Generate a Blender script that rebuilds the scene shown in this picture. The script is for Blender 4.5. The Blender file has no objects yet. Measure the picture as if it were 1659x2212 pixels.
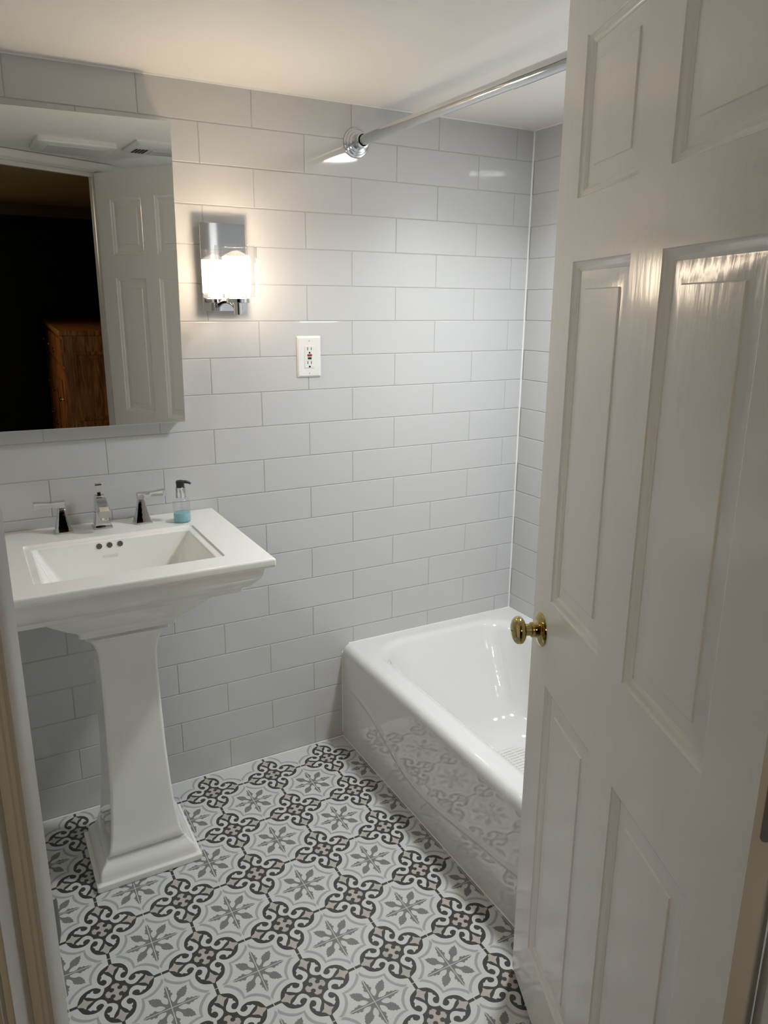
import bpy, bmesh, math, random
from mathutils import Vector, Matrix
from mathutils.geometry import tessellate_polygon
random.seed(7)
PI = math.pi
scene = bpy.context.scene
COL = scene.collection

# ------------------------------------------------------------------ materials
def mat(name, col, rough=.5, metal=0, spec=.5, coat=0, coat_rough=.05, bump=None, var=None):
    m = bpy.data.materials.new(name); m.use_nodes = True
    nt = m.node_tree; b = nt.nodes['Principled BSDF']
    b.inputs['Base Color'].default_value = (*col, 1)
    b.inputs['Roughness'].default_value = rough
    b.inputs['Metallic'].default_value = metal
    b.inputs['Specular IOR Level'].default_value = spec
    b.inputs['Coat Weight'].default_value = coat
    b.inputs['Coat Roughness'].default_value = coat_rough
    if bump or var:
        tc = nt.nodes.new('ShaderNodeTexCoord')
    if var:       # slow colour variation (scale, amount)
        n = nt.nodes.new('ShaderNodeTexNoise'); n.inputs['Scale'].default_value = var[0]
        n.inputs['Detail'].default_value = 3
        nt.links.new(tc.outputs['Object'], n.inputs['Vector'])
        mx = nt.nodes.new('ShaderNodeMix'); mx.data_type = 'RGBA'
        mx.inputs[6].default_value = (*[c*(1-var[1]) for c in col], 1)
        mx.inputs[7].default_value = (*[min(1, c*(1+var[1])) for c in col], 1)
        nt.links.new(n.outputs['Fac'], mx.inputs[0])
        nt.links.new(mx.outputs[2], b.inputs['Base Color'])
    if bump:      # (scale, strength, distance, stretch xyz, detail)
        mp = nt.nodes.new('ShaderNodeMapping'); mp.inputs['Scale'].default_value = bump[3]
        n2 = nt.nodes.new('ShaderNodeTexNoise'); n2.inputs['Scale'].default_value = bump[0]
        n2.inputs['Detail'].default_value = bump[4]
        bp = nt.nodes.new('ShaderNodeBump'); bp.inputs['Strength'].default_value = bump[1]
        bp.inputs['Distance'].default_value = bump[2]
        nt.links.new(tc.outputs['Object'], mp.inputs['Vector'])
        nt.links.new(mp.outputs[0], n2.inputs['Vector'])
        nt.links.new(n2.outputs['Fac'], bp.inputs['Height'])
        nt.links.new(bp.outputs[0], b.inputs['Normal'])
    return m

def emis(name, col, s):
    m = bpy.data.materials.new(name); m.use_nodes = True
    nt = m.node_tree; nt.nodes.clear()
    e = nt.nodes.new('ShaderNodeEmission'); o = nt.nodes.new('ShaderNodeOutputMaterial')
    e.inputs[0].default_value = (*col, 1); e.inputs[1].default_value = s
    nt.links.new(e.outputs[0], o.inputs[0]); return m

def thin_glass(name, tint=(1, 1, 1), edge=.0, rough=.0):
    m = bpy.data.materials.new(name); m.use_nodes = True
    nt = m.node_tree; nt.nodes.clear()
    t = nt.nodes.new('ShaderNodeBsdfTransparent'); t.inputs[0].default_value = (*tint, 1)
    g = nt.nodes.new('ShaderNodeBsdfGlossy'); g.inputs['Roughness'].default_value = rough
    f = nt.nodes.new('ShaderNodeFresnel'); f.inputs[0].default_value = 1.5
    x = nt.nodes.new('ShaderNodeMixShader'); o = nt.nodes.new('ShaderNodeOutputMaterial')
    ge = nt.nodes.new('ShaderNodeNewGeometry'); mi_ = nt.nodes.new('ShaderNodeMix')   # same index seen from either side
    mi_.inputs[2].default_value = 1.5; mi_.inputs[3].default_value = 1/1.5
    nt.links.new(ge.outputs['Backfacing'], mi_.inputs[0]); nt.links.new(mi_.outputs[0], f.inputs[0])
    nt.links.new(f.outputs[0], x.inputs[0]); nt.links.new(t.outputs[0], x.inputs[1])
    nt.links.new(g.outputs[0], x.inputs[2]); nt.links.new(x.outputs[0], o.inputs[0])
    return m

M = {}
M['tile'] = mat('glazed_white_tile', (.56, .565, .565), .05, bump=(5, .1, .002, (1, 1, 1), 1))
M['grout'] = mat('grey_white_grout', (.44, .43, .41), .8)
M['caulk'] = mat('white_caulk', (.82, .82, .80), .35)
M['ceiling'] = mat('ceiling_paint', (.87, .85, .81), .55, bump=(60, .08, .002, (1, 1, 1), 2))
M['paint'] = mat('wall_paint', (.86, .85, .81), .5)
M['halltan'] = mat('hall_tan_paint', (.46, .35, .16), .6)
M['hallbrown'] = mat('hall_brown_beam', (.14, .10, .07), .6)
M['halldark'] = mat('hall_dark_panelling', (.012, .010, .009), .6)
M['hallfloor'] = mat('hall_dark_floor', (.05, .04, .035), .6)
M['doorpaint'] = mat('semi_gloss_door_paint', (.90, .89, .86), .17, bump=(55, .35, .0014, (1, 1, .14), 3))
M['trim'] = mat('semi_gloss_trim_paint', (.74, .73, .70), .28, bump=(60, .15, .001, (1, 1, .1), 2))
M['ceramic'] = mat('white_vitreous_china', (.90, .90, .865), .07, coat=.5)
M['enamel'] = mat('white_porcelain_enamel', (.74, .74, .725), .055, coat=1.0, coat_rough=.018, bump=(9, .02, .002, (1, 1, 1), 1))
M['chrome'] = mat('polished_chrome', (.60, .61, .62), .05, 1)
M['mirror'] = mat('silvered_mirror', (.91, .93, .915), .0, 1)
M['strike'] = mat('dull_steel_plate', (.20, .20, .205), .45, .6)
M['edge'] = mat('dark_mirror_edge', (.16, .16, .15), .4)
M['steel'] = mat('brushed_steel', (.42, .42, .41), .3, 1)
M['brass'] = mat('polished_brass', (.52, .41, .17), .10, 1)
M['plastic'] = mat('white_plastic', (.78, .78, .76), .3)
M['lampwhite'] = mat('white_fixture_plastic', (.74, .74, .72), .4)
M['diffuser'] = mat('frosted_light_cover', (.68, .69, .67), .35)
M['black'] = mat('black_plastic', (.012, .012, .013), .35)
M['red'] = mat('red_button', (.30, .02, .02), .4)
M['blackslot'] = mat('dark_slot', (.01, .01, .01), .7)
M['hole'] = mat('overflow_shadow_grey', (.10, .095, .08), .5)
M['letter'] = mat('pale_grey_lettering', (.70, .70, .67), .4)
M['grip'] = mat('beige_grip_print', (.56, .54, .48), .6)
M['liquid'] = mat('blue_liquid_soap', (.36, .68, .76), .15)
M['liquid'].node_tree.nodes['Principled BSDF'].inputs['Transmission Weight'].default_value = .35
M['glass'] = thin_glass('clear_glass', (.985, .985, .985))
M['bottle'] = thin_glass('clear_bottle_plastic', (.96, .97, .98))
M['shade'] = emis('lit_frosted_glass', (1.0, .79, .58), 27)
M['bulb'] = emis('lit_bulb', (1.0, .78, .55), 190)
M['led'] = emis('lit_led_disc', (.95, .98, 1.0), 62)
# floor tile inks
M['f_light'] = mat('floor_tile_white', (.62, .63, .615), .25, bump=(90, .05, .0006, (1, 1, 1), 2))
M['f_band'] = mat('floor_tile_pale_grey', (.36, .385, .385), .28)
M['f_leaf'] = mat('floor_tile_mid_grey', (.20, .20, .195), .28)
M['f_dark'] = mat('floor_tile_charcoal', (.055, .053, .050), .28)
M['f_beige'] = mat('floor_tile_taupe', (.47, .43, .40), .28)
M['f_grout'] = mat('floor_grout', (.60, .60, .58), .7)

def wood():
    m = bpy.data.materials.new('orange_oak'); m.use_nodes = True
    nt = m.node_tree; b = nt.nodes['Principled BSDF']; b.inputs['Roughness'].default_value = .35
    tc = nt.nodes.new('ShaderNodeTexCoord'); mp = nt.nodes.new('ShaderNodeMapping')
    mp.inputs['Scale'].default_value = (9, 9, .9)
    w = nt.nodes.new('ShaderNodeTexNoise'); w.inputs['Scale'].default_value = 5
    w.inputs['Detail'].default_value = 6; w.inputs['Distortion'].default_value = 1.2
    r = nt.nodes.new('ShaderNodeValToRGB')
    r.color_ramp.elements[0].position = .35; r.color_ramp.elements[0].color = (.36, .12, .03, 1)
    r.color_ramp.elements[1].position = .65; r.color_ramp.elements[1].color = (.90, .42, .13, 1)
    nt.links.new(tc.outputs['Object'], mp.inputs[0]); nt.links.new(mp.outputs[0], w.inputs['Vector'])
    nt.links.new(w.outputs['Fac'], r.inputs[0]); nt.links.new(r.outputs[0], b.inputs['Base Color'])
    return m
M['oak'] = wood()

# ------------------------------------------------------------------ mesh helpers
class MB:
    """collects geometry for ONE mesh object"""
    def __init__(s): s.v = []; s.f = []; s.mi = []
    def add(s, vs, fs, mi=0):
        o = len(s.v); s.v += [tuple(p) for p in vs]
        s.f += [[i+o for i in f] for f in fs]; s.mi += [mi]*len(fs)
    def box(s, x0, x1, y0, y1, z0, z1, mi=0):
        s.add([(x0,y0,z0),(x1,y0,z0),(x1,y1,z0),(x0,y1,z0),(x0,y0,z1),(x1,y0,z1),(x1,y1,z1),(x0,y1,z1)],
              [(3,2,1,0),(4,5,6,7),(0,1,5,4),(1,2,6,5),(2,3,7,6),(3,0,4,7)], mi)
    def loft(s, rings, cap0=True, cap1=True, closed=True, mi=0):
        n = len(rings[0]); vs = [p for r in rings for p in r]; fs = []
        for k in range(len(rings)-1):
            for i in range(n if closed else n-1):
                j = (i+1) % n
                fs.append((k*n+i, k*n+j, (k+1)*n+j, (k+1)*n+i))
        if cap0: fs.append(list(range(n))[::-1])
        if cap1: fs.append([(len(rings)-1)*n+i for i in range(n)])
        s.add(vs, fs, mi)
    def lathe(s, prof, c=(0,0,0), axis='z', n=40, cap0=True, cap1=True, mi=0):
        rings = []
        for r, h in prof:
            ring = []
            for i in range(n):
                a = 2*PI*i/n; p = (r*math.cos(a), r*math.sin(a), h)
                if axis == 'y': p = (p[0], -p[2], p[1])      # h runs towards -y
                if axis == 'x': p = (p[2], p[0], p[1])
                ring.append((p[0]+c[0], p[1]+c[1], p[2]+c[2]))
            rings.append(ring)
        s.loft(rings, cap0, cap1, True, mi)
    def tube(s, pts, r, n=14, mi=0, caps=True):
        pts = [Vector(p) for p in pts]; rings = []; up = None
        for i, p in enumerate(pts):
            t = (pts[min(i+1, len(pts)-1)]-pts[max(i-1, 0)]).normalized()
            if up is None:
                up = t.orthogonal().normalized()
            up = (up-t*up.dot(t)).normalized(); w = t.cross(up)
            rr = r[i] if isinstance(r, (list, tuple)) else r
            rings.append([tuple(p+up*math.cos(2*PI*k/n)*rr+w*math.sin(2*PI*k/n)*rr) for k in range(n)])
        s.loft(rings, caps, caps, True, mi)
    def build(s, name, mats, parent=None, smooth=35, bevel=0, segs=2, wn=False):
        me = bpy.data.meshes.new(name); me.from_pydata(s.v, [], s.f)
        if not isinstance(mats, (list, tuple)): mats = [mats]
        for m in mats: me.materials.append(m)
        for p, i in zip(me.polygons, s.mi): p.material_index = i
        me.validate(); 
        bm = bmesh.new(); bm.from_mesh(me); bmesh.ops.recalc_face_normals(bm, faces=bm.faces); bm.to_mesh(me); bm.free()
        if smooth:
            me.shade_smooth(); me.set_sharp_from_angle(angle=math.radians(smooth))
        o = bpy.data.objects.new(name, me); COL.objects.link(o)
        if parent is not None: o.parent = parent
        if bevel:
            b = o.modifiers.new('bevel', 'BEVEL'); b.width = bevel; b.segments = segs
            b.limit_method = 'ANGLE'; b.angle_limit = math.radians(40); b.harden_normals = True
        if wn:
            m_ = o.modifiers.new('weighted_normals', 'WEIGHTED_NORMAL'); m_.keep_sharp = True; m_.weight = 80
        return o

def rrect(x0, x1, y0, y1, z, r, n=6):
    """rounded rectangle ring, counter-clockwise"""
    r = max(1e-5, min(r, (x1-x0)/2-1e-5, (y1-y0)/2-1e-5)); out = []
    for cx, cy, a0 in ((x1-r, y1-r, 0), (x0+r, y1-r, 90), (x0+r, y0+r, 180), (x1-r, y0+r, 270)):
        for k in range(n+1):
            a = math.radians(a0+90*k/n); out.append((cx+r*math.cos(a), cy+r*math.sin(a), z))
    return out

def tag(o, label=None, cat=None, group=None, kind=None):
    if label: o['label'] = label
    if cat: o['category'] = cat
    if group: o['group'] = group
    if kind: o['kind'] = kind
    return o
def struct(o, label=None):
    o['kind'] = 'structure'
    if label: o['label'] = label
    return o
def empty(name, loc, label, cat):
    o = bpy.data.objects.new(name, None); COL.objects.link(o); o.location = loc
    o.empty_display_size = .05
    return tag(o, label, cat)
def keep_world(o, parent):
    """parent while staying where it is"""
    o.parent = parent; o.matrix_parent_inverse = parent_world(parent).inverted(); return o
def parent_world(p):
    m = p.matrix_basis.copy()
    q = p.parent
    while q is not None:
        m = q.matrix_basis @ p.matrix_parent_inverse @ m; p = q; q = p.parent
    return m

# ------------------------------------------------------------------ dimensions (metres)
XR = 1.598; ZC = 2.062; XL = -.46
TW, TH, Z0 = .3054, .1032, 1.9645
TUBX = .8744; TUBY = -1.524; RIM = .358
AL = math.radians(24.4)                        # the door wall stands askew
W = Vector((-math.cos(AL), math.sin(AL), 0))   # along the wall, towards the left jamb
A = -W                                         # towards the hinge
N = Vector((math.sin(AL), math.cos(AL), 0))    # into the bathroom
S = Vector((-.1515, -1.4634, 0))               # latch-side rebate corner
OPEN_W = .760
def wl(a, s, z): 
    p = S+A*a+N*s; return (p.x, p.y, z)
DOOR_M = Matrix((( A.x, N.x, 0, S.x), (A.y, N.y, 0, S.y), (0, 0, 1, 0), (0, 0, 0, 1)))  # a,s,z -> world

# ------------------------------------------------------------------ floor with printed tiles
FX0, FY0, FT = .6673, -.2004, .2
def catmull(pts, n=4, closed=False):
    out = []; m = len(pts)
    for i in range(m if closed else m-1):
        if closed: p0, p1, p2, p3 = pts[(i-1) % m], pts[i], pts[(i+1) % m], pts[(i+2) % m]
        else: p0, p1, p2, p3 = pts[max(i-1, 0)], pts[i], pts[i+1], pts[min(i+2, m-1)]
        for k in range(n):
            t = k/n
            out.append(tuple(.5*((2*p1[d])+(-p0[d]+p2[d])*t+(2*p0[d]-5*p1[d]+4*p2[d]-p3[d])*t*t
                        + (-p0[d]+3*p1[d]-3*p2[d]+p3[d])*t**3) for d in (0, 1)))
    if not closed: out.append(pts[-1])
    return out
# one eighth of the motif; x runs from the medallion centre to the middle of the tile edge
dark = [(0, 0), (.5, 0), (.5, .018), (.413, .018)] + catmull([(.413, .022), (.398, .062), (.375, .108), (.341, .140), (.300, .160), (.255, .170),
        (.217, .166), (.185, .152), (.165, .134), (.152, .118)], 3) + [(.135, .119), (.114, .114)]
scroll = catmull([(.150, .122), (.152, .104), (.160, .088), (.177, .077), (.200, .077), (.220, .087), (.231, .102), (.233, .118), (.226, .136)], 3) + \
    catmull([(.226, .136), (.247, .134), (.262, .122), (.274, .116), (.288, .121), (.300, .110), (.317, .084)], 2)[1:] + \
    catmull([(.317, .084), (.288, .070), (.258, .048), (.232, .028), (.205, .018), (.180, .018), (.158, .028), (.140, .045), (.126, .068), (.118, .090), (.114, .114)], 3)[1:] + [(.135, .124)]
star = [(.248, 0)] + catmull([(.248, .002), (.283, .018), (.312, .034), (.326, .056), (.338, .074)], 3) + \
    catmull([(.338, .074), (.349, .054), (.362, .038), (.385, .024), (.402, .016), (.414, .002)], 3)[1:] + [(.414, 0)]
cross = [(0, 0), (.108, 0), (.122, .008), (.113, .016), (.116, .026), (.104, .031), (.096, .045), (.084, .041), (.076, .050), (.072, .042)] + \
    catmull([(.071, .042), (.067, .027), (.053, .018), (.037, .018), (.026, .026)], 3)[1:]
bi = catmull([(.476, .070), (.468, .096), (.450, .122), (.426, .148), (.396, .176), (.360, .198), (.325, .214), (.290, .222), (.255, .226), (.225, .225)], 2)
bo = catmull([(.500, .095), (.497, .114), (.478, .144), (.450, .174), (.416, .204), (.380, .228), (.345, .243), (.312, .250), (.280, .252), (.249, .249)], 2)
band = bi + bo[::-1]
# flower: x runs from the tile corner along the tile seam
flower = [(0, 0), (.314, 0), (.303, .012), (.290, .013), (.274, .024), (.256, .021), (.240, .024), (.226, .040), (.212, .033), (.199, .033), (.188, .048), (.172, .046)] + \
    catmull([(.168, .048), (.160, .034), (.142, .021), (.116, .016), (.090, .021), (.066, .029), (.074, .050), (.092, .069), (.114, .082), (.138, .087), (.152, .082)], 3) + \
    [(.158, .090), (.168, .100), (.181, .104), (.180, .119), (.198, .130), (.192, .144), (.210, .163), (.207, .182), (.214, .214)]
def tess(poly):
    return tessellate_polygon([[Vector((p[0], p[1], 0)) for p in poly]])
LAYERS = [(band, 1, .00008, 0), (dark, 3, .00008, 0), (flower, 2, .00008, 1), (scroll, 0, .00016, 0), (star, 4, .00016, 0), (cross, 4, .00016, 0)]
fl = MB()
def room_poly():
    """inside outline of the bathroom floor"""
    a = wl((XL-S.x)/A.x, 0, 0); b = wl(OPEN_W+.35, 0, 0)
    return a, b
pa, pb = room_poly()
fl.add([(XL-.1, .1, 0), (XL-.1, pa[1]-.1, 0), (pb[0]+.6, pb[1]-.25, 0), (XR+.1, pb[1]-.25, 0), (XR+.1, .1, 0)], [(0, 1, 2, 3, 4)], 0)
tes = [tess(l[0]) for l in LAYERS]
for i in range(-6, 2):
    for j in range(0, 9):
        cx, cy = FX0+(i+.5)*FT, FY0-(j-.5)*FT
        d = (Vector((cx, cy, 0))-S).dot(N)
        if d < -.1 or cx < XL-.1: continue
        for (poly, mi, z, kind), tr in zip(LAYERS, tes):
            for q in range(8):
                ca, sa = ((1,0),(0,1),(-1,0),(0,-1))[q//2]
                vs = []
                for x, y in poly:
                    if kind == 1: x, y = x, y
                    if q % 2: x, y = x, -y
                    X, Y = x*ca-y*sa, x*sa+y*ca
                    vs.append((X, Y))
                if kind == 1: ox, oy = FX0+i*FT, FY0-j*FT
                else: ox, oy = cx, cy
                out = [(ox+X*FT, oy+Y*FT, z) for X, Y in vs]
                # keep the print inside the room (clip whole eighths beyond the back wall)
                if min(p[1] for p in out) > 0: continue
                fl.add(out, [tuple(t) for t in tr], mi)
g = .0009
for i in range(-6, 3):
    x = FX0+i*FT
    fl.add([(x-g, pb[1], .00024), (x+g, pb[1], .00024), (x+g, 0, .00024), (x-g, 0, .00024)], [(0, 1, 2, 3)], 5)
for j in range(0, 10):
    y = FY0-j*FT
    fl.add([(XL, y-g, .00026), (XR, y-g, .00026), (XR, y+g, .00026), (XL, y+g, .00026)], [(0, 1, 2, 3)], 5)
me = bpy.data.meshes.new('floor'); me.from_pydata(fl.v, [], fl.f)
for k in ('f_light', 'f_band', 'f_leaf', 'f_dark', 'f_beige', 'f_grout'): me.materials.append(M[k])
for p, i in zip(me.polygons, fl.mi): p.material_index = i
me.update()
bm = bmesh.new(); bm.from_mesh(me)
for f in bm.faces:
    if f.normal.z < 0: f.normal_flip()
bm.to_mesh(me); bm.free()
o = bpy.data.objects.new('floor', me); COL.objects.link(o); struct(o, 'patterned grey and white cement-look tile floor')

# ------------------------------------------------------------------ tiled walls
def tiled(name, length, to_world, k_first, zlow, slab):
    """wall tiles on a plane: u along, z up, d outwards; to_world(u, d, z)"""
    mb = MB()
    x0, x1 = 0, length
    # grout bed and slab
    vs = [to_world(x0, -.0012, zlow), to_world(x1, -.0012, zlow), to_world(x1, -.0012, ZC), to_world(x0, -.0012, ZC),
          to_world(x0, -slab, zlow), to_world(x1, -slab, zlow), to_world(x1, -slab, ZC), to_world(x0, -slab, ZC)]
    mb.add(vs, [(0,1,2,3),(4,7,6,5),(0,4,5,1),(3,2,6,7),(0,3,7,4),(1,5,6,2)], 1)
    gr = .0010
    rows = [(Z0, ZC+.02)] + [(Z0-(L+1)*TH, Z0-L*TH) for L in range(19)]
    for L, (za, zb) in enumerate(rows):
        za, zb = max(za+gr, zlow), min(zb-gr, ZC)
        if zb-za < .004: continue
        off = k_first(L)
        u = off
        while u < length:
            a, b = max(u+gr, 0), min(u+TW-gr, length)
            u += TW
            if b-a < .004: continue
            e = .0016; t = [random.uniform(-.00004, .00004) for _ in range(4)]
            o_ = [to_world(a, -.0012, za), to_world(b, -.0012, za), to_world(b, -.0012, zb), to_world(a, -.0012, zb)]
            m_ = [to_world(a+e*.3, -.0004, za+e*.3), to_world(b-e*.3, -.0004, za+e*.3), to_world(b-e*.3, -.0004, zb-e*.3), to_world(a+e*.3, -.0004, zb-e*.3)]
            i_ = [to_world(a+e, t[0], za+e), to_world(b-e, t[1], za+e), to_world(b-e, t[2], zb-e), to_world(a+e, t[3], zb-e)]
            mb.add(o_+m_+i_, [(0,1,5,4),(1,2,6,5),(2,3,7,6),(3,0,4,7),(4,5,9,8),(5,6,10,9),(6,7,11,10),(7,4,8,11),(8,9,10,11)], 0)
    return mb.build(name, [M['tile'], M['grout']], smooth=14)
def kback(L):      # row 0 and even rows have joints at k*TW, odd ones half a tile on
    o_ = 0 if L % 2 == 0 else .5*TW+.002
    return (o_-XL) % TW - TW
struct(tiled('wall_back', XR-XL, lambda u, d, z: (XL+u, -d, z), kback, 0, .1), 'white glazed subway tile wall')
def kright(L):
    return (.16 if L % 2 == 0 else .16+.5*TW) - TW
struct(tiled('wall_right', 1.63, lambda u, d, z: (XR-d, -u, z), kright, 0, .1), 'white glazed subway tile wall beyond the tub')

# plain walls
mb = MB(); mb.box(XL-.1, XL, -1.30, .1, 0, ZC); struct(mb.build('wall_left', M['paint'], smooth=0), 'plain painted wall')
mb = MB(); mb.box(TUBX, XR+.1, TUBY-.1, TUBY, 0, ZC); struct(mb.build('wall_end', M['tile'], smooth=0), 'wall at the near end of the tub')
mb = MB(); mb.box(TUBX, TUBX+.1, -2.05, TUBY-.1, 0, ZC); struct(mb.build('wall_stub', M['paint'], smooth=0), 'short wall beside the tub end')
HZ = 2.0215    # underside of the head jamb
TJ = .105      # jamb depth
def abox(mb, a0, a1, s0, s1, z0, z1, mi=0):
    vs = [wl(a0,s0,z0),wl(a1,s0,z0),wl(a1,s1,z0),wl(a0,s1,z0),wl(a0,s0,z1),wl(a1,s0,z1),wl(a1,s1,z1),wl(a0,s1,z1)]
    mb.add(vs, [(3,2,1,0),(4,5,6,7),(0,1,5,4),(1,2,6,5),(2,3,7,6),(3,0,4,7)], mi)
def wallbit(name, a0, a1, z0, z1):
    mb = MB()
    abox(mb, a0, a1, -.045, -.004, z0, z1, 0); abox(mb, a0, a1, -.101, -.045, z0, z1, 1)
    return struct(mb.build(name, [M['paint'], M['halltan']], smooth=0), 'wall that holds the bathroom doorway')
wallbit('wall_front', -1.6, -.019, 0, ZC)
wallbit('wall_front_right', OPEN_W+.019, 1.9, 0, ZC)
wallbit('wall_front_head', -.019, OPEN_W+.019, HZ+.016, ZC)

# ceiling
mb = MB(); e0 = wl(-1.6, -.101, 0); e1 = wl(1.9, -.101, 0)
zc = ZC
vs = [(XL-.1, .1), (XL-.1, e0[1]-(XL-.1-e0[0])*math.tan(AL) if False else -1.32), (e1[0], e1[1]), (XR+.1, e1[1]), (XR+.1, .1)]
def prism(mb, poly, z0, z1, mi=0):
    n = len(poly)
    mb.add([(x, y, z0) for x, y in poly]+[(x, y, z1) for x, y in poly],
           [list(range(n))[::-1], [i+n for i in range(n)]]+[(i, (i+1) % n, (i+1) % n+n, i+n) for i in range(n)], mi)
prism(mb, vs, ZC, ZC+.08); struct(mb.build('ceiling', M['ceiling'], smooth=0), 'off-white painted ceiling')

# caulk lines
mb = MB(); c = .0035
mb.add([(XR-c*1.3, -.0005, RIM), (XR-.0005, -c*1.3, RIM), (XR, 0, RIM), (XR-c*1.3, -.0005, ZC), (XR-.0005, -c*1.3, ZC), (XR, 0, ZC)],
       [(0, 1, 4, 3), (1, 2, 5, 4), (2, 0, 3, 5)])
struct(mb.build('trim_1', M['caulk'], smooth=0), 'white caulk line in the tiled corner')
mb = MB(); mb.tube([(XL, -.001, ZC-.001), (XR, -.001, ZC-.001), (XR-.001, -1.5, ZC-.001)], .003, 8)
struct(mb.build('trim_2', M['caulk'], smooth=0), 'caulk line under the ceiling')
mb = MB(); mb.tube([(XL, -.001, .001), (TUBX, -.001, .001), (TUBX-.001, TUBY, .001)], .0032, 8)
struct(mb.build('trim_3', M['caulk'], smooth=0), 'caulk line around the floor edge')
mb = MB(); mb.tube([(TUBX-.0005, -.0006, .02), (TUBX-.0005, -.0006, .330), (TUBX+.025, -.0015, RIM+.0005), (XR-.0015, -.0015, RIM+.0005), (XR-.0015, -1.52, RIM+.0005)], .0028, 8)
struct(mb.build('trim_4', M['caulk'], smooth=0), 'caulk line around the bathtub rim')

# ------------------------------------------------------------------ door frame (jambs, stop, casing, strike)
def frame():
    mb = MB()
    abox(mb, -.019, 0, -TJ, 0, 0, HZ+.019); abox(mb, OPEN_W, OPEN_W+.019, -TJ, 0, 0, HZ+.019)
    abox(mb, 0, OPEN_W, -TJ, 0, HZ, HZ+.019)
    fr = mb.build('trim_5', M['trim'], smooth=0, bevel=.0015); struct(fr, 'white painted door frame')
    # stop: profile (projection p, s)
    prof = [(0, -.0365), (.016, -.0365), (.0165, -.050), (.0160, -.0600), (.0145, -.0640), (.0125, -.0655), (.0115, -.0672), (.0085, -.0680), (.0070, -.0695), (.0030, -.0700), (0, -.0712)]
    st = MB()
    for sgn, a0 in ((1, 0), (-1, OPEN_W)):
        st.loft([[wl(a0+sgn*p, s, z) for p, s in prof] for z in (0, HZ)], True, True)
    st.loft([[wl(a, s, HZ-p) for p, s in prof] for a in (0, OPEN_W)], True, True)
    k = st.build('door_stop', M['trim'], fr, smooth=30)
    # casings, hall side and bath side; profile (outwards distance q from the jamb face edge, thickness t)
    cas = [(.006, 0), (.006, .008), (.009, .0105), (.014, .0095), (.017, .0115), (.022, .013), (.046, .0165), (.052, .0195), (.058, .0205), (.064, .019), (.064, 0)]
    for side, s0, width in ((-1, -TJ, 1), (1, 0, .62)):
        cs = MB()
        for sgn, a0 in ((-1, 0), (1, OPEN_W)):
            cs.loft([[wl(a0+sgn*q*width if True else 0, s0+side*t, z) for q, t in cas] for z in (0, min(ZC-.001, HZ+.006))], True, True)
        cs.loft([[wl(a, s0+side*t, min(ZC-.001, HZ+q*.60)) for q, t in cas] for a in (-.064*width, OPEN_W+.064*width)], True, True)
        cs.build('casing', M['trim'], fr, smooth=30)
    # strike plate with curved lip
    sp = MB(); z0, z1 = .868, .928
    path = [(.0008, -.0300), (.0008, -.010), (.0014, -.002), (.0016, .003), (-.001, .0075)]
    for d0, d1 in ((0, .0012),):
        ring0 = [];
        rings = []
        for (a, s) in path:
            w_ = (z1-z0)/2*(1 if s < -.004 else .62 if s > .002 else .86); zc_ = (z0+z1)/2
            rings.append([wl(a, s, zc_-w_), wl(a, s, zc_+w_), wl(a+.0014, s+.0006, zc_+w_), wl(a+.0014, s+.0006, zc_-w_)])
        sp.loft(rings)
    sp.build('strike_plate', M['strike'], fr, smooth=40)
    return fr
frame()

# ------------------------------------------------------------------ door leaf
PH = -1.9563; D0 = Vector((.7843, -1.0785, 0)); LEAN = -.0048
d = Vector((math.cos(PH), math.sin(PH), 0)); nv = Vector((-d.y, d.x, 0))
DW, DT, DZ0, DZ1 = .7393, .035, .012, 2.0173
U = [0, .0928, .3158, .4097, .6358, DW]
ZZ = [DZ0, .1583, .7872, .9615, 1.5696, 1.6678, 1.9041, DZ1]
mb = MB()
PROF = [(0, 0), (.0015, .0022), (.0045, .0040), (.0085, .0052), (.0120, .0078), (.0150, .0090), (.0155, .0100), (.0175, .0103), (.0430, .0080), (.0442, .0060), (.0450, .0056)]
for side in (0, 1):
    def P(u, z, dep): return (u, dep if side == 0 else DT-dep, z)
    for i in range(5):
        for j in range(7):
            u0, u1, z0, z1 = U[i], U[i+1], ZZ[j], ZZ[j+1]
            if i in (1, 3) and j in (1, 3, 5):
                rings = [[P(u0+q, z0+q, dd), P(u1-q, z0+q, dd), P(u1-q, z1-q, dd), P(u0+q, z1-q, dd)] for q, dd in PROF]
                mb.loft(rings, False, True)
            else:
                mb.add([P(u0, z0, 0), P(u1, z0, 0), P(u1, z1, 0), P(u0, z1, 0)], [(0, 1, 2, 3)])
mb.add([(0,0,DZ0),(DW,0,DZ0),(DW,DT,DZ0),(0,DT,DZ0),(0,0,DZ1),(DW,0,DZ1),(DW,DT,DZ1),(0,DT,DZ1)],
       [(0,1,2,3),(4,5,6,7),(1,5,6,2),(0,3,7,4)])
door = mb.build('door_1', M['doorpaint'], smooth=38)
bm = bmesh.new(); bm.from_mesh(door.data); bmesh.ops.remove_doubles(bm, verts=bm.verts, dist=1e-5)
bmesh.ops.recalc_face_normals(bm, faces=bm.faces); bm.to_mesh(door.data); bm.free()
door.data.set_sharp_from_angle(angle=math.radians(24))
piv = Matrix.Translation((0, 0, 1.0))
rotm = Matrix(((d.x, nv.x, 0, D0.x), (d.y, nv.y, 0, D0.y), (0, 0, 1, 0), (0, 0, 0, 1)))
door.matrix_world = rotm @ piv @ Matrix.Rotation(-LEAN, 4, 'X') @ piv.inverted()
struct(door, 'white six-panel door standing open')
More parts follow.
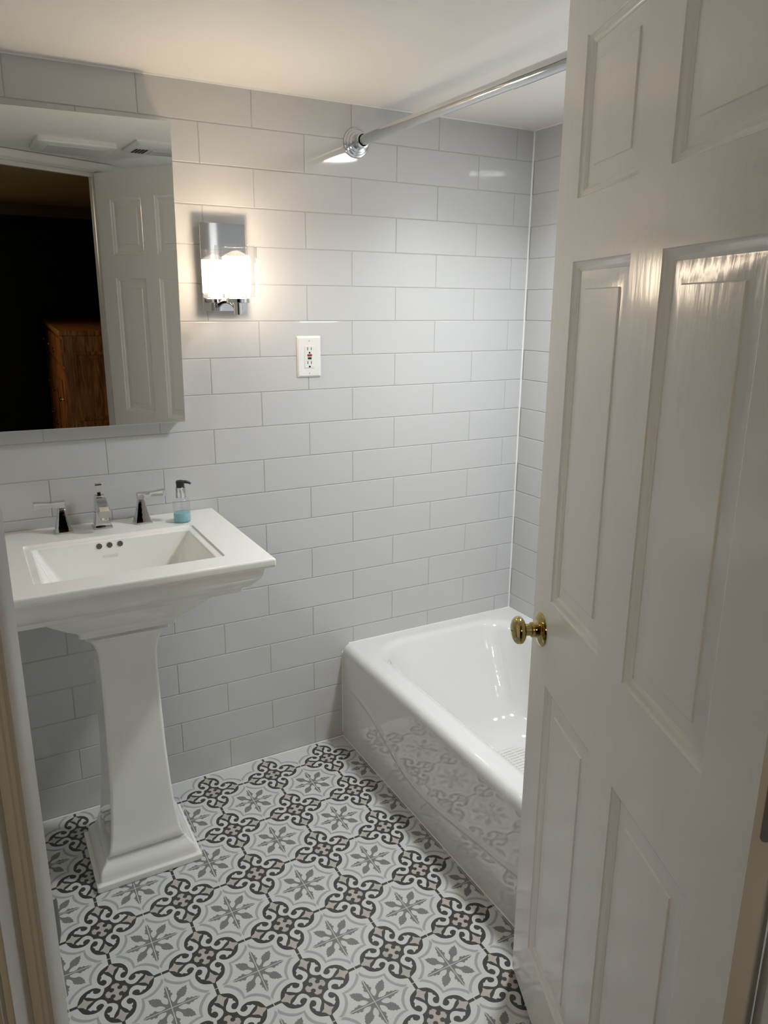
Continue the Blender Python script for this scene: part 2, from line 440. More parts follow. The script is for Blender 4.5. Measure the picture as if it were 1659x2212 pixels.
# knob set (both sides share a shank)
kx, kz = .0520, .888
for side in (0, 1):
    def pr(prof, y0):
        return prof
    sg = -1 if side == 0 else 1; y0 = 0 if side == 0 else DT
    def lathe_y(mb, prof, cx, cz, n=40, mi=0):
        rings = []
        for r, h in prof:
            rings.append([(cx+r*math.cos(2*PI*i/n), y0+sg*h, cz+r*math.sin(2*PI*i/n)) for i in range(n)])
        mb.loft(rings, True, True, True, mi)
    r_ = MB(); lathe_y(r_, [(.0335, 0), (.0335, .0015), (.0325, .0035), (.028, .0060), (.022, .0078), (.0175, .0085), (.0165, .011), (.0150, .014), (.0150, .021), (.0135, .0215), (.0130, .022)], kx, kz)
    ro = r_.build('rosette', M['brass'], door, smooth=28); ro['label'] = 'round brass rosette'
    k_ = MB(); lathe_y(k_, [(.0118, .020), (.0118, .0325), (.0150, .0340), (.0215, .0362), (.0262, .0400), (.0280, .0450), (.0268, .0505), (.0225, .0550), (.0160, .0578), (.0080, .0590), (.0012, .0592)], kx, kz)
    ko = k_.build('door_knob', M['brass'], door, smooth=60); ko['label'] = 'polished brass round knob'
    if side == 0:
        p_ = MB(); lathe_y(p_, [(.0016, .0588), (.0016, .0597)], kx, kz, 12); p_.build('pin_hole', M['blackslot'], ko, smooth=0)
# latch face plate on the free edge
lp = MB(); lp.box(-.0008, .001, .006, .029, kz-.028, kz+.028); lp.build('latch_plate', M['steel'], door, smooth=0)
# hinges on the hinge edge
for hz in (.30, .995, 1.80):
    h = MB(); ring = []
    zc_, hh = hz, .045; r = .007
    pts = []
    for (cy, cz, a0) in ((.0095+r, zc_-hh+r, 180), (.0095+r, zc_+hh-r, 90)):
        for k in range(5):
            a = math.radians(a0+(90*k/4 if a0 == 180 else 90-(90*k/4)+0)); pts.append((cy+r*math.cos(a), cz+r*math.sin(a)))
    pts = [(DT, zc_-hh)]+[(.0165+.007*math.cos(math.radians(t)), zc_-hh+.007+.007*math.sin(math.radians(t))) for t in (270, 247, 225, 202, 180)] + \
          [(.0165+.007*math.cos(math.radians(t)), zc_+hh-.007+.007*math.sin(math.radians(t))) for t in (180, 157, 135, 112, 90)]+[(DT, zc_+hh)]
    h.loft([[(DW-.0005, y, z) for y, z in pts], [(DW+.0014, y, z) for y, z in pts]])
    h.lathe([(.0055, -hh), (.0055, hh)], (DW+.003, DT+.0045, zc_), 'z', 16)
    h.build('hinge', M['steel'], door, smooth=30)['label'] = 'grey metal hinge'

# ------------------------------------------------------------------ bathtub
tub = empty('bathtub', (1.236, -.762, 0), 'white porcelain bathtub along the right wall with a smooth rounded rim and apron', 'bathtub')
def inv(o, root):
    o.parent = root; o.matrix_parent_inverse = root.matrix_basis.inverted(); return o
mb = MB(); RN = 10
rings = []
x1, y1, y0 = XR-.001, -.001, TUBY+.001
for x, z, in_ in ((TUBX+.0005, .322, 0), (TUBX+.001, .332, 0), (TUBX+.004, .343, 0), (TUBX+.010, .351, 0), (TUBX+.018, .356, .002), (TUBX+.028, RIM, .004)):
    rings.append(rrect(x, x1-in_*0, y0, y1, z, .004, RN))
rings.append(rrect(TUBX+.034, x1-.012, y0+.010, y1-.010, RIM, .02, RN))
rings.append(rrect(.936, 1.546, -1.484, -.042, RIM, .135, RN))
for i_, z, r in ((.0, .3573, .13), (.008, .3552, .125), (.016, .3505, .12), (.023, .3430, .12), (.029, .331, .118)):
    rings.append(rrect(.944+i_, 1.536-i_, -1.474+i_, -.052-i_, z, r, RN))
for i_, z, r, yb in ((.036, .30, .115, .02), (.048, .24, .11, .05), (.060, .18, .105, .085), (.072, .12, .10, .125), (.082, .085, .10, .15), (.098, .062, .10, .175), (.125, .052, .09, .20), (.17, .049, .08, .24)):
    rings.append(rrect(.944+i_, 1.536-i_, -1.474+i_*1.1, -.052-i_-yb*.85, z, r, RN))
mb.loft(rings, False, True)
# wall-side skirts
mb.add([(TUBX+.0005, 0, .322), (XR, 0, .322), (XR, 0, .02), (TUBX+.0005, 0, .02)], [(0, 1, 2, 3)])
inv(mb.build('tub_basin', M['enamel'], smooth=60, wn=True), tub)
# apron with the embossed swoosh
cv = [(0, .214), (-.10, .214), (-.155, .209), (-.21, .196), (-.26, .179), (-.313, .158), (-.36, .137), (-.411, .116), (-.46, .104), (-.509, .0995), (-.58, .1015), (-.664, .111), (-.80, .131), (-.973, .155), (-1.2, .18), (-1.524, .20)]
def zc_of(y):
    for (ya, za), (yb, zb) in zip(cv, cv[1:]):
        if yb <= y <= ya: 
            t = (ya-y)/(ya-yb); return za+(zb-za)*t
    return .2
mb = MB(); NY, NZ = 220, 90; vs = []; fs = []
for i in range(NY+1):
    y = TUBY*i/NY
    zc0 = sum(zc_of(max(TUBY, min(0, y+q))) for q in (-.03, -.015, 0, .015, .03))/5
    slope = (zc_of(max(TUBY, y-.02))-zc_of(min(0, y+.02)))/.04
    fade = min(1, max(0, (-y-.05)/.10))
    for k in range(NZ+1):
        z = .3225*k/NZ
        dist = (z-zc0)/math.sqrt(1+slope*slope)
        b_ = .0034*math.exp(-(dist/.0075)**2) + .0016/(1+math.exp(dist/.004))
        vs.append((TUBX+.0005-b_*fade, y, z))
for i in range(NY):
    for k in range(NZ):
        a = i*(NZ+1)+k; fs.append((a, a+1, a+NZ+2, a+NZ+1))
mb.add(vs, fs)
ap = inv(mb.build('apron', M['enamel'], smooth=60), tub); ap['label'] = 'white apron with a raised curved line'
# slip-resistant print in the bottom
mb = MB(); 
for r in range(46):
    y = -.30-r*.0135
    for c_ in range(8):
        xa = 1.115+c_*.0385
        x = xa
        mb.box(x, x+.033, y-.0021, y+.0021, .0488, .0498)
inv(mb.build('grip_pattern', M['grip'], smooth=0), tub)['label'] = 'rows of beige anti-slip dashes'

# ------------------------------------------------------------------ pedestal sink
CX = .117
sink = empty('pedestal_sink', (CX, -.25, 0), 'white rectangular pedestal sink on a stepped square column', 'sink')
mb = MB(); R_ = []
def srect(hw, yf, yb, z, r): return rrect(CX-hw, CX+hw, yf, yb, z, r, 6)
for z, hw, yf, yb in ((.7205, .116, -.376, -.10), (.7215, .1175, -.3775, -.10), (.730, .1185, -.379, -.095), (.740, .1265, -.385, -.09), (.748, .138, -.394, -.085), (.758, .152, -.404, -.08),
                      (.770, .167, -.414, -.07), (.782, .182, -.424, -.06), (.795, .198, -.434, -.05), (.8055, .212, -.442, -.04)):
    R_.append(srect(hw, yf, yb, z, .012))
prof = [(.066, .8060), (.0645, .8075), (.0630, .818), (.060, .8205), (.049, .8240), (.039, .8345), (.029, .8460), (.0225, .8580), (.0195, .8700), (.0185, .8775), (.016, .8795), (.004, .8812), (.0006, .8835), (0, .888), (0, .898), (.0015, .9020), (.005, .9040)]
for dd, z in prof:
    R_.append(srect(.328-dd, -.529+dd, -.0015, z, .005+dd*.12))
LX0, LX1, LY0, LY1 = -.089, .343, -.456, -.146
R_.append(rrect(LX0, LX1, LY0, LY1, .9040, .010, 6))
R_.append(rrect(LX0+.0012, LX1-.0012, LY0+.0012, LY1-.0012, .9032, .010, 6))
R_.append(rrect(LX0+.003, LX1-.003, LY0+.003, LY1-.003, .8995, .009, 6))
R_.append(rrect(LX0+.005, LX1-.005, LY0+.005, LY1-.005, .8985, .009, 6))
BX0, BX1, BY0, BY1 = -.070, .324, -.441, -.166
R_.append(rrect(BX0-.003, BX1+.003, BY0-.003, BY1+.003, .8975, .012, 6))
R_.append(rrect(BX0, BX1, BY0, BY1, .8960, .014, 6))
for si, bk, fr_, z, r in ((.003, .003, .003, .893, .015), (.018, .009, .012, .855, .022), (.038, .017, .022, .812, .030), (.046, .022, .030, .797, .036), (.062, .034, .044, .784, .04), (.09, .06, .07, .777, .045), (.15, .10, .10, .774, .03)):
    R_.append(rrect(BX0+si, BX1-si, BY0+fr_, BY1-bk, z, r, 6))
mb.loft(R_, True, True)
basin = inv(mb.build('basin', M['ceramic'], smooth=60, wn=True), sink)
mb = MB(); R_ = []
for z, hw in ((0, .137), (.002, .139), (.016, .139), (.0185, .1375), (.020, .132), (.0235, .1285), (.034, .1275), (.045, .124), (.054, .117), (.0605, .1105), (.066, .108), (.0695, .1075), (.0715, .104), (.080, .0995), (.095, .0945), (.115, .0905),
              (.14, .0875), (.176, .084), (.25, .079), (.35, .075), (.464, .0725), (.58, .071), (.625, .0715), (.645, .0735), (.665, .078), (.682, .085), (.694, .0925), (.702, .100), (.7065, .1038), (.716, .1045), (.7195, .1035)):
    hd = hw-.014 if hw > .1 else hw
    R_.append(rrect(CX-hw, CX+hw, -.252-hd+(.003 if hw < .1 else 0), -.252+hd, z, .006+max(0, (.1-hw))*.12, 5))
mb.loft(R_, True, True)
inv(mb.build('pedestal', M['ceramic'], smooth=60, wn=True), sink)
# overflow holes on the sloping back wall of the bowl
for hx in (.0905, .1165, .1430):
    h = MB(); h.lathe([(.0086, -.0005), (.0084, .0003), (.0079, .0006), (.0076, .0004), (.0075, .0003)], (0, 0, 0), 'y', 24, False, True)
    h.mi = [0]*(len(h.mi)-1)+[1]
    ho = h.build('overflow_hole', [M['ceramic'], M['hole']], smooth=30)
    ho.matrix_basis = Matrix.Translation((hx, -.1713, .8840)) @ Matrix.Rotation(math.radians(-9), 4, 'X')
    inv(ho, basin); ho.matrix_parent_inverse = sink.matrix_basis.inverted() @ Matrix.Identity(4)
    ho.parent = basin; ho.matrix_parent_inverse = Matrix.Identity(4)
# raised lettering
fc = bpy.data.curves.new('lettering', 'FONT'); fc.body = 'KOHLER'; fc.size = .0085; fc.extrude = .0002; fc.space_character = 1.25
fc.align_x = 'CENTER'; fc.align_y = 'CENTER'
fo = bpy.data.objects.new('tmp', fc); COL.objects.link(fo)
bpy.context.view_layer.update()
tm = bpy.data.meshes.new_from_object(fo.evaluated_get(bpy.context.evaluated_depsgraph_get()))
bpy.data.objects.remove(fo)
tm.name = 'lettering'; tm.materials.clear(); tm.materials.append(M['letter'])
lo = bpy.data.objects.new('lettering', tm); COL.objects.link(lo)
lo.matrix_basis = Matrix.Translation((.1165, -.1768, .8570)) @ Matrix.Rotation(math.radians(90-9), 4, 'X')
lo.parent = basin; lo.matrix_parent_inverse = Matrix.Identity(4)

# ------------------------------------------------------------------ faucet (widespread, three pieces)
ZS = .904
fau = empty('faucet', (CX, -.065, ZS), 'chrome three-piece faucet with two square lever handles at the back of the sink', 'faucet')
def flare(mb, cx, cy, prof, r=.003):
    mb.loft([rrect(cx-hw, cx+hw, cy-hd, cy+hd, z, r, 3) for hw, hd, z in prof])
def handle(cx, sg):
    mb = MB()
    flare(mb, cx, -.062, [(.0235, .0225, ZS), (.0235, .0225, ZS+.0035), (.0215, .0205, ZS+.0045), (.0190, .018, ZS+.014), (.0160, .0155, ZS+.026), (.0130, .013, ZS+.040), (.0108, .0108, ZS+.052), (.0100, .010, ZS+.060), (.0085, .0085, ZS+.063), (.0072, .0072, ZS+.0665)], .0012)
    h = inv(mb.build('handle', M['chrome'], smooth=28), fau)
    lv = MB(); rings = []
    for t, hh, hd in ((-.0105, .0100, .0088), (0, .0102, .0090), (.010, .0092, .0086), (.022, .0080, .0078), (.036, .0082, .0078), (.050, .0094, .0088), (.062, .0108, .0100), (.0665, .0106, .0098)):
        x = cx+sg*t; zc_ = ZS+.0785+max(0, t)*.045
        rings.append([(x, -.062-hd, zc_-hh), (x, -.062+hd, zc_-hh), (x, -.062+hd, zc_+hh*.7), (x, -.062-hd, zc_+hh*.7)])
    lv.loft(rings)
    l = lv.build('lever', M['chrome'], smooth=30, bevel=.0012); l.parent = h; l.matrix_parent_inverse = Matrix.Identity(4)
handle(.019, -1); handle(.2255, 1)
mb = MB()     # spout: column flaring at the foot, nose sloping forward
cx = .118; rings = []
flare(mb, cx, -.060, [(.0245, .0235, ZS), (.0245, .0235, ZS+.004), (.0215, .0215, ZS+.0055), (.0190, .020, ZS+.018), (.0165, .020, ZS+.034), (.0150, .020, ZS+.050), (.0140, .0195, ZS+.070), (.0132, .0165, ZS+.086), (.0125, .012, ZS+.090)], .0015)
rings = []
for y, zt, zb, hw in ((-.055, .0915, .056, .0130), (-.068, .0900, .054, .0132), (-.084, .0850, .052, .0136), (-.100, .0785, .049, .0140), (-.114, .0715, .046, .0145), (-.124, .0665, .0435, .0148), (-.1305, .0615, .0435, .0145)):
    rings.append([(cx-hw, y, ZS+zb), (cx+hw, y, ZS+zb), (cx+hw, y, ZS+zt-.003), (cx+hw*.8, y, ZS+zt), (cx-hw*.8, y, ZS+zt), (cx-hw, y, ZS+zt-.003)])
mb.loft(rings)
inv(mb.build('spout', M['chrome'], smooth=28), fau)
mb = MB(); mb.lathe([(.0095, 0), (.0108, .0015), (.0108, .009), (.009, .0105)], (cx, -.1190, ZS+.0355), 'z', 24)
inv(mb.build('aerator', M['chrome'], smooth=30), fau)
mb = MB()
mb.loft([[(cx-w_, -.050-d_, z), (cx+w_, -.050-d_, z), (cx+w_, -.050+d_, z), (cx-w_, -.050+d_, z)] for w_, d_, z in
         ((.0045, .004, ZS+.086), (.0050, .0045, ZS+.094), (.0062, .0050, ZS+.102), (.0080, .006, ZS+.111), (.0090, .007, ZS+.1175), (.0086, .0065, ZS+.1200))])
inv(mb.build('drain_lever', M['chrome'], smooth=30, bevel=.001), fau)

# ------------------------------------------------------------------ soap bottle
SX, SY = .3265, -.105
so = empty('soap_bottle', (SX, SY, ZS), 'clear pump soap bottle with a little blue soap on the sink corner', 'soap bottle')
mb = MB(); mb.lathe([(.0195, 0), (.0228, .0015), (.0238, .004), (.0238, .052), (.0232, .058), (.0205, .0645), (.0160, .0690), (.0128, .0710), (.0120, .0730)], (SX, SY, ZS+.0004), 'z', 40, True, False)
inv(mb.build('bottle', M['bottle'], smooth=50), so)
mb = MB(); mb.lathe([(.0190, .001), (.0220, .0025), (.0228, .005), (.0228, .0265), (.0215, .0270)], (SX, SY, ZS+.0004), 'z', 40)
inv(mb.build('liquid', M['liquid'], smooth=50), so)['label'] = 'pale blue liquid soap'
mb = MB(); mb.lathe([(.0130, .0700), (.0136, .0710), (.0136, .0985), (.0125, .0995)], (SX, SY, ZS), 'z', 32)
inv(mb.build('collar', M['chrome'], smooth=40), so)
mb = MB(); mb.lathe([(.0105, .0990), (.0112, .1000), (.0110, .1080), (.0118, .1105), (.0112, .1165), (.0085, .1185), (.003, .119)], (SX, SY, ZS), 'z', 28)
mb.tube([(SX+.002, SY, ZS+.1130), (SX+.014, SY-.002, ZS+.1135), (SX+.024, SY-.004, ZS+.1105), (SX+.0275, SY-.0045, ZS+.1070)], [.0058, .0045, .0036, .0030], 12)
inv(mb.build('pump_head', M['black'], smooth=40), so)['label'] = 'black pump head with a short nozzle'
mb = MB(); mb.lathe([(.0022, .008), (.0022, .072)], (SX, SY, ZS), 'z', 10)
inv(mb.build('dip_tube', M['bottle'], smooth=40), so)

# ------------------------------------------------------------------ mirrored cabinet
mc = empty('medicine_cabinet', (.12, 0, 1.56), 'frameless mirrored cabinet above the sink reflecting a dark doorway', 'mirror')
def my(x, z): return -.045+.013*(x-.2)-.0115*(z-1.5)
MX0, MX1, MZ0, MZ1 = -.137, .3735, 1.1745, 1.9465
mb = MB(); mb.box(MX0+.006, MX1-.006, -.0375, -.0005, MZ0+.006, MZ1-.006)
inv(mb.build('cabinet_body', M['lampwhite'], smooth=0), mc)
cor = [(MX0, 1.1800), (.3695, 1.1745), (.3770, MZ1), (MX0, 1.9370)]
mb = MB(); e = .0012
fr0 = [(x+(e if x < 0 else -e), my(x, z), z+(e if z < 1.5 else -e)) for x, z in cor]
fr1 = [(x, my(x, z)+.0018, z) for x, z in cor]; bk = [(x, my(x, z)+.0055, z) for x, z in cor]
mb.loft([fr0, fr1, bk], True, True)
mb.mi = [2]*4+[1]*4+[0, 0]
mb.mi = [2]*4+[1]*4+[0, 1]
inv(mb.build('mirror_door', [M['mirror'], M['edge'], M['mirror']], smooth=0), mc)['label'] = 'frameless mirror glass'

# ------------------------------------------------------------------ wall sconce
SCX, SCY = .5075, -.130
sc = empty('wall_sconce', (SCX, 0, 1.594), 'lit chrome wall sconce with a double glass cylinder shade beside the mirror', 'wall lamp')
mb = MB(); mb.box(.441, .569, -.0285, -.0215, 1.4775, 1.7105); mb.box(.462, .548, -.0215, -.0002, 1.50, 1.69)
inv(mb.build('back_plate', M['chrome'], smooth=0, bevel=.0008), sc)
mb = MB(); pts = []
for k in range(13):
    a = PI/2*k/12; pts.append((SCX, -.027-.092*math.sin(a), 1.520-.030*(1-math.cos(a))-.004))
mb.tube([(p[0], p[1], p[2]-.012) for p in pts], .0062, 14)
inv(mb.build('arm', M['chrome'], smooth=50), sc)
mb = MB(); mb.lathe([(.0115, 1.4685), (.0122, 1.4695), (.0122, 1.4990), (.0300, 1.5000), (.0312, 1.5010), (.0312, 1.5110), (.0300, 1.5122)], (SCX, SCY, 0), 'z', 36)
inv(mb.build('lamp_holder', M['chrome'], smooth=30), sc)
mb = MB(); mb.lathe([(.0300, 1.5126), (.0545, 1.5126), (.0550, 1.5135), (.0550, 1.6440), (.0545, 1.6455), (.0515, 1.6455), (.0512, 1.6440), (.0512, 1.5160), (.0300, 1.5160)], (SCX, SCY, 0), 'z', 64, False, False)
inv(mb.build('outer_glass', M['glass'], smooth=50), sc)['label'] = 'clear glass outer cylinder'
mb = MB(); mb.lathe([(.0200, 1.5165), (.0205, 1.5270), (.0355, 1.5280), (.0368, 1.5300), (.0368, 1.6160), (.0360, 1.6175), (.0335, 1.6175), (.0328, 1.6160), (.0328, 1.5320), (.0100, 1.5310)], (SCX, SCY, 0), 'z', 48, True, True)
inv(mb.build('inner_shade', M['shade'], smooth=50), sc)['label'] = 'glowing frosted glass inner shade'

mb = MB(); mb.lathe([(.0050, 1.5312), (.0065, 1.5400), (.0100, 1.5550), (.0140, 1.5750), (.0140, 1.5950), (.0105, 1.6070), (.0045, 1.6110)], (SCX, SCY, 0), 'z', 20)
inv(mb.build('bulb', M['bulb'], smooth=60), sc)
s2 = sc.copy(); COL.objects.link(s2)
for ch in list(sc.children):
    c2 = ch.copy(); COL.objects.link(c2); c2.parent = s2
s2.location.x = -.272
sc['group'] = s2['group'] = 'wall lamps flanking the mirror'
sc['label'] = 'lit chrome wall sconce with a double glass cylinder shade, right of the mirror'
s2['label'] = 'lit chrome wall sconce with a double glass cylinder shade, left of the mirror'

# ------------------------------------------------------------------ outlet
PX, PZ = .7672, 1.3433; hw, hh = .0397, .0619
ot = empty('outlet', (PX, 0, PZ), 'white wall outlet with red and black test buttons', 'outlet')
mb = MB(); R_ = []
for ins, y in ((0, -.0002), (0, -.0018), (.0012, -.0032), (.0045, -.0058), (.0060, -.0062)):
    R_.append([(x, y, z) for x, z, _ in rrect(PX-hw+ins, PX+hw-ins, PZ-hh+ins, PZ+hh-ins, 0, .003, 4)])
mb.loft(R_); inv(mb.build('cover_plate', M['plastic'], smooth=25, wn=True), ot)
mb = MB(); R_ = []
for ins, y in ((0, -.0060), (0, -.0070), (.0008, -.0078)):
    R_.append([(x, y, z) for x, z, _ in rrect(PX-.0163+ins, PX+.0163-ins, PZ-.0335+ins, PZ+.0335-ins, 0, .002, 4)])
mb.loft(R_); rec = inv(mb.build('receptacle', M['plastic'], smooth=25), ot)
def slot(name, x0, x1, z0, z1, m, y=-.0083):
    b = MB(); b.box(PX+x0, PX+x1, y, -.0070, PZ+z0, PZ+z1); q = b.build(name, m, smooth=0)
    q.parent = rec; q.matrix_parent_inverse = ot.matrix_basis.inverted(); q.matrix_parent_inverse = Matrix.Identity(4); return q
slot('reset_button', -.0072, .0072, .0020, .0078, M['red'], -.0095)['label'] = 'red reset button'
slot('test_button', -.0056, .0056, -.0072, -.0015, M['black'], -.0095)['label'] = 'black test button'
for zz in (.0240, -.0175):
    slot('slot', -.0070, -.0050, zz-.0045, zz+.0045, M['blackslot']); slot('slot', .0048, .0066, zz-.0040, zz+.0040, M['blackslot'])
    b = MB(); b.lathe([(.0026, .0070), (.0026, .0083)], (PX, 0, PZ+zz-.0117), 'y', 20); b.box(PX-.0026, PX+.0026, -.0083, -.0070, PZ+zz-.0143, PZ+zz-.0117)
    q = b.build('ground_hole', M['blackslot'], smooth=0); q.parent = rec; q.matrix_parent_inverse = Matrix.Identity(4)
for zz in (.0485, -.0485):
    b = MB(); b.lathe([(.0030, .0060), (.0028, .0070), (.001, .0073)], (PX, 0, PZ+zz), 'y', 20); q = inv(b.build('screw', M['plastic'], smooth=30), ot)
    b = MB(); b.box(PX-.0004, PX+.0004, -.0076, -.0071, PZ+zz-.0024, PZ+zz+.0024); q2 = b.build('screw_slot', M['hole'], smooth=0); q2.parent = q; q2.matrix_parent_inverse = Matrix.Identity(4)

# ------------------------------------------------------------------ shower curtain rod
RX, RZ = .930, 1.957
rd = empty('shower_rod', (RX, -.76, RZ), 'chrome shower curtain rod above the bathtub with a stepped round wall flange', 'curtain rod')
mb = MB(); mb.tube([(RX, -.012, RZ), (RX, -.745, RZ)], .0142, 28); inv(mb.build('thin_tube', M['chrome'], smooth=40), rd)
mb = MB(); mb.tube([(RX, -.742, RZ), (RX, TUBY+.012, RZ)], .0158, 28); inv(mb.build('thick_tube', M['chrome'], smooth=40), rd)
for y0_, sg in ((.0006, 1), (TUBY-.0006, -1)):
    mb = MB(); prof = [(.0415, 0), (.0420, .003), (.0405, .006), (.0355, .0075), (.0350, .0115), (.0335, .0130), (.0290, .0140), (.0280, .0185), (.0215, .0200), (.0205, .0300), (.0200, .0440), (.0215, .0455), (.0215, .0490), (.0165, .0505), (.0160, .0400)]
    n_ = 48
    mb.loft([[(RX+r*math.cos(2*PI*i/n_), y0_-sg*h, RZ+r*math.sin(2*PI*i/n_)) for i in range(n_)] for r, h in prof], True, False)
    inv(mb.build('flange', M['chrome'], smooth=28), rd)

# ------------------------------------------------------------------ ceiling fixtures
cl = empty('ceiling_light', (.35, -1.335, ZC), 'unlit flat square ceiling light, left of the vent in the mirror', 'ceiling light')
mb = MB(); mb.loft([rrect(.207+i_, .495-i_, -1.470+i_, -1.200-i_, z, .02, 5) for i_, z in ((0, ZC), (0, ZC-.013), (.003, ZC-.018), (.010, ZC-.021), (.040, ZC-.023))])
inv(mb.build('housing', M['lampwhite'], smooth=30), cl)
mb = MB(); mb.loft([rrect(.250, .452, -1.428, -1.242, z, .004, 3) for z in (ZC-.0225, ZC-.0245)])
inv(mb.build('diffuser', M['diffuser'], smooth=0), cl)
cf = empty('exhaust_fan', (.69, -1.26, ZC), 'white ceiling exhaust fan with slotted grille, right of the flat light in the mirror', 'fan')
mb = MB(); mb.loft([rrect(.532+i_, .850-i_, -1.325+i_, -1.060-i_, z, .008, 4) for i_, z in ((0, ZC), (0, ZC-.006), (.012, ZC-.013))])
inv(mb.build('grille', M['lampwhite'], smooth=30), cf)
for k in range(4):
    mb = MB(); mb.box(.560+k*.013, .568+k*.013, -1.290, -1.195, ZC-.0145, ZC-.0125); inv(mb.build('vent_slot', M['blackslot'], smooth=0), cf)
mb = MB(); mb.box(.625, .760, -1.290, -1.195, ZC-.0155, ZC-.0125); inv(mb.build('lens', M['diffuser'], smooth=0), cf)
rl = empty('recessed_light', (1.22, -.77, ZC), 'lit round recessed light in the ceiling above the bathtub', 'ceiling light')
mb = MB(); mb.lathe([(.085, 0), (.104, 0), (.106, -.004), (.102, -.007), (.087, -.005), (.085, 0)], (1.23, -.765, ZC), 'z', 40, False, False)
inv(mb.build('trim_ring', M['lampwhite'], smooth=40), rl)
mb = MB(); mb.lathe([(.0855, 0), (.0855, -.003)], (1.23, -.765, ZC), 'z', 40)
inv(mb.build('light_disc', M['led'], smooth=0), rl)

# ------------------------------------------------------------------ hall behind the doorway (seen in the mirror)
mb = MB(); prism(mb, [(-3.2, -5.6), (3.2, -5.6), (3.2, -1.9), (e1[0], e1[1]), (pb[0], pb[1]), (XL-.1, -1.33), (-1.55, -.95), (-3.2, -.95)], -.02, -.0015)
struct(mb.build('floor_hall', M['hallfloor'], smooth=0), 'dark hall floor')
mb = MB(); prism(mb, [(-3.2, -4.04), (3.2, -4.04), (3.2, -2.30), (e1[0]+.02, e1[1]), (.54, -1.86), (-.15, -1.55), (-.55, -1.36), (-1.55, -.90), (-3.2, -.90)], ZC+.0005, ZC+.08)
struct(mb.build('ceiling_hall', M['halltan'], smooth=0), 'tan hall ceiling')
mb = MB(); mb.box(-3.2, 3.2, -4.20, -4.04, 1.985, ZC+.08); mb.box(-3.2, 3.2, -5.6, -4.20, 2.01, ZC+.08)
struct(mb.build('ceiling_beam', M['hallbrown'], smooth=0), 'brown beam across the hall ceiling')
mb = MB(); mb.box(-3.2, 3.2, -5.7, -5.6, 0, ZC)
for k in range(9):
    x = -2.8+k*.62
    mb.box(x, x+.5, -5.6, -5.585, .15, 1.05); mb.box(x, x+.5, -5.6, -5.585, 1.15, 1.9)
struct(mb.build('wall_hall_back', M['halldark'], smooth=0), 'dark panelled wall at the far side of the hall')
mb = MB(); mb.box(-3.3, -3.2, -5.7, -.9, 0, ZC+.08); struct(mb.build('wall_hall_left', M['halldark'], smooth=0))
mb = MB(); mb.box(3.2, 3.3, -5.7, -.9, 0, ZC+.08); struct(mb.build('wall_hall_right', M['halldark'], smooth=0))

# oak sideboard
cb = bpy.data.objects.new('oak_cabinet', None); COL.objects.link(cb)
tag(cb, 'orange oak cabinet with panelled side and silver handles in the mirror', 'cabinet')
cb.matrix_basis = Matrix.Translation((.49, -3.23, 0)) @ Matrix.Rotation(math.radians(3.7), 4, 'Z')
def cpart(mb, name, m, par=None, **k):
    q = mb.build(name, m, par or cb, **k); return q
mb = MB(); mb.box(.015, .50, -1.75, -.022, .06, 1.215)
for (x0, x1, z0, z1) in ((.01, .07, .0, 1.215), (.445, .505, .0, 1.215)):
    mb.box(x0, x1, -.022, -.004, z0, z1)
for z0, z1 in ((1.115, 1.215), (.55, .66), (.06, .16)): mb.box(.07, .445, -.022, -.005, z0, z1)
mb.box(.09, .425, -.022, -.010, .185, .525); mb.box(.09, .425, -.022, -.010, .685, 1.09)
cpart(mb, 'carcass', M['oak'], smooth=0, bevel=.002)
mb = MB(); mb.box(-.012, .52, -1.77, .012, 1.215, 1.25); cpart(mb, 'top', M['oak'], smooth=0, bevel=.006)
for k in range(3):
    y1_ = -.05-k*.56; y0_ = y1_-.53
    for z0, z1, nm in ((1.02, 1.19, 'drawer'), (.10, 1.0, 'door')):
        b = MB(); b.box(-.004, .016, y0_, y1_, z0, z1)
        if nm == 'door': b.box(-.010, -.004, y0_+.07, y1_-.07, z0+.07, z1-.07)
        q = b.build(nm, M['oak'], cb, smooth=0, bevel=.003)
        for hz_ in ((z0+z1)/2,) if nm == 'drawer' else (.80, .55):
            h = MB(); yh = y1_-.05 if nm == 'door' else (y0_+y1_)/2
            h.lathe([(.004, 0), (.004, .016)], (-.024, yh, hz_), 'x', 12); h.lathe([(.004, 0), (.016, .004), (.017, .010), (.010, .014)], (-.036, yh, hz_), 'x', 20)
            h.build('knob' if nm == 'drawer' else 'handle', M['chrome'], q, smooth=40)['label'] = 'shiny silver handle'

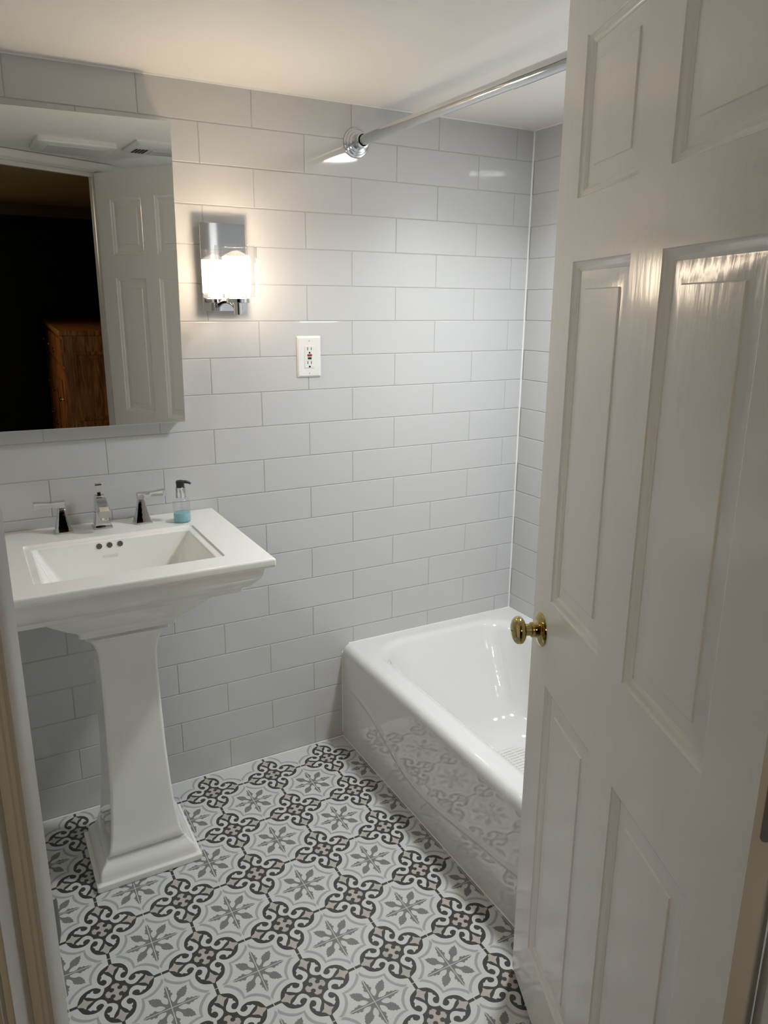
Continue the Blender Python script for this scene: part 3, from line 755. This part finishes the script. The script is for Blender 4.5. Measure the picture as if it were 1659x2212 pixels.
# ------------------------------------------------------------------ fix parent offsets of second-level parts built in world space
for o in list(scene.objects):
    if o.parent and o.parent.parent and o.parent.parent.name.split('.')[0] in ('pedestal_sink', 'faucet', 'outlet'):
        # parts were modelled in world space; their parent's own basis is identity, offset cancelled by its inverse matrix
        o.matrix_parent_inverse = Matrix.Identity(4)

# ------------------------------------------------------------------ light, world, camera
ll = bpy.data.lights.new('recessed_lamp', 'AREA'); ll.shape = 'DISK'; ll.size = .168; ll.energy = 9.4; ll.color = (.95, .98, 1.0); ll.spread = math.radians(140)
lr = bpy.data.objects.new('recessed_lamp', ll); COL.objects.link(lr); lr.location = (1.23, -.765, ZC-.0045)
w = bpy.data.worlds.new('world'); scene.world = w; w.use_nodes = True
w.node_tree.nodes['Background'].inputs[0].default_value = (.5, .42, .3, 1); w.node_tree.nodes['Background'].inputs[1].default_value = 0.0
l = bpy.data.lights.new('hall_fill', 'AREA'); l.energy = 7; l.color = (1, .78, .52); l.size = .35  # unseen warm fill, added to brighten the hall-facing frame and hall
lo_ = bpy.data.objects.new('hall_fill', l); COL.objects.link(lo_); lo_.location = (-.9, -3.7, 1.9)
lo_.rotation_euler = (math.radians(62), 0, math.radians(-15))

CAM = (-.16575, -2.16673, 1.49870); F = 1625.199
cd = bpy.data.cameras.new('camera'); cam = bpy.data.objects.new('camera', cd); COL.objects.link(cam)
Rwc = [[0.8755801, -0.4830115, 0.0077081], [0.1218664, 0.2362977, 0.9640083], [-0.4674485, -0.8431271, 0.2657604]]
cam.matrix_world = Matrix.Translation(CAM) @ Matrix(Rwc).transposed().to_4x4()
cd.sensor_fit = 'HORIZONTAL'; cd.sensor_width = 36; cd.lens = F/1659*36; cd.clip_start = .02
scene.camera = cam
scene.view_settings.view_transform = 'Standard'; scene.view_settings.look = 'None'
scene.view_settings.gamma = 1; scene.view_settings.exposure = .12; scene.view_settings.use_curve_mapping = False
cy = scene.cycles
cy.max_bounces = 8; cy.diffuse_bounces = 5; cy.glossy_bounces = 4; cy.transparent_max_bounces = 10
cy.caustics_reflective = True; cy.use_denoising = True; cy.sample_clamp_indirect = 60; cy.use_adaptive_sampling = True; cy.adaptive_threshold = .08; cy.use_light_tree = False
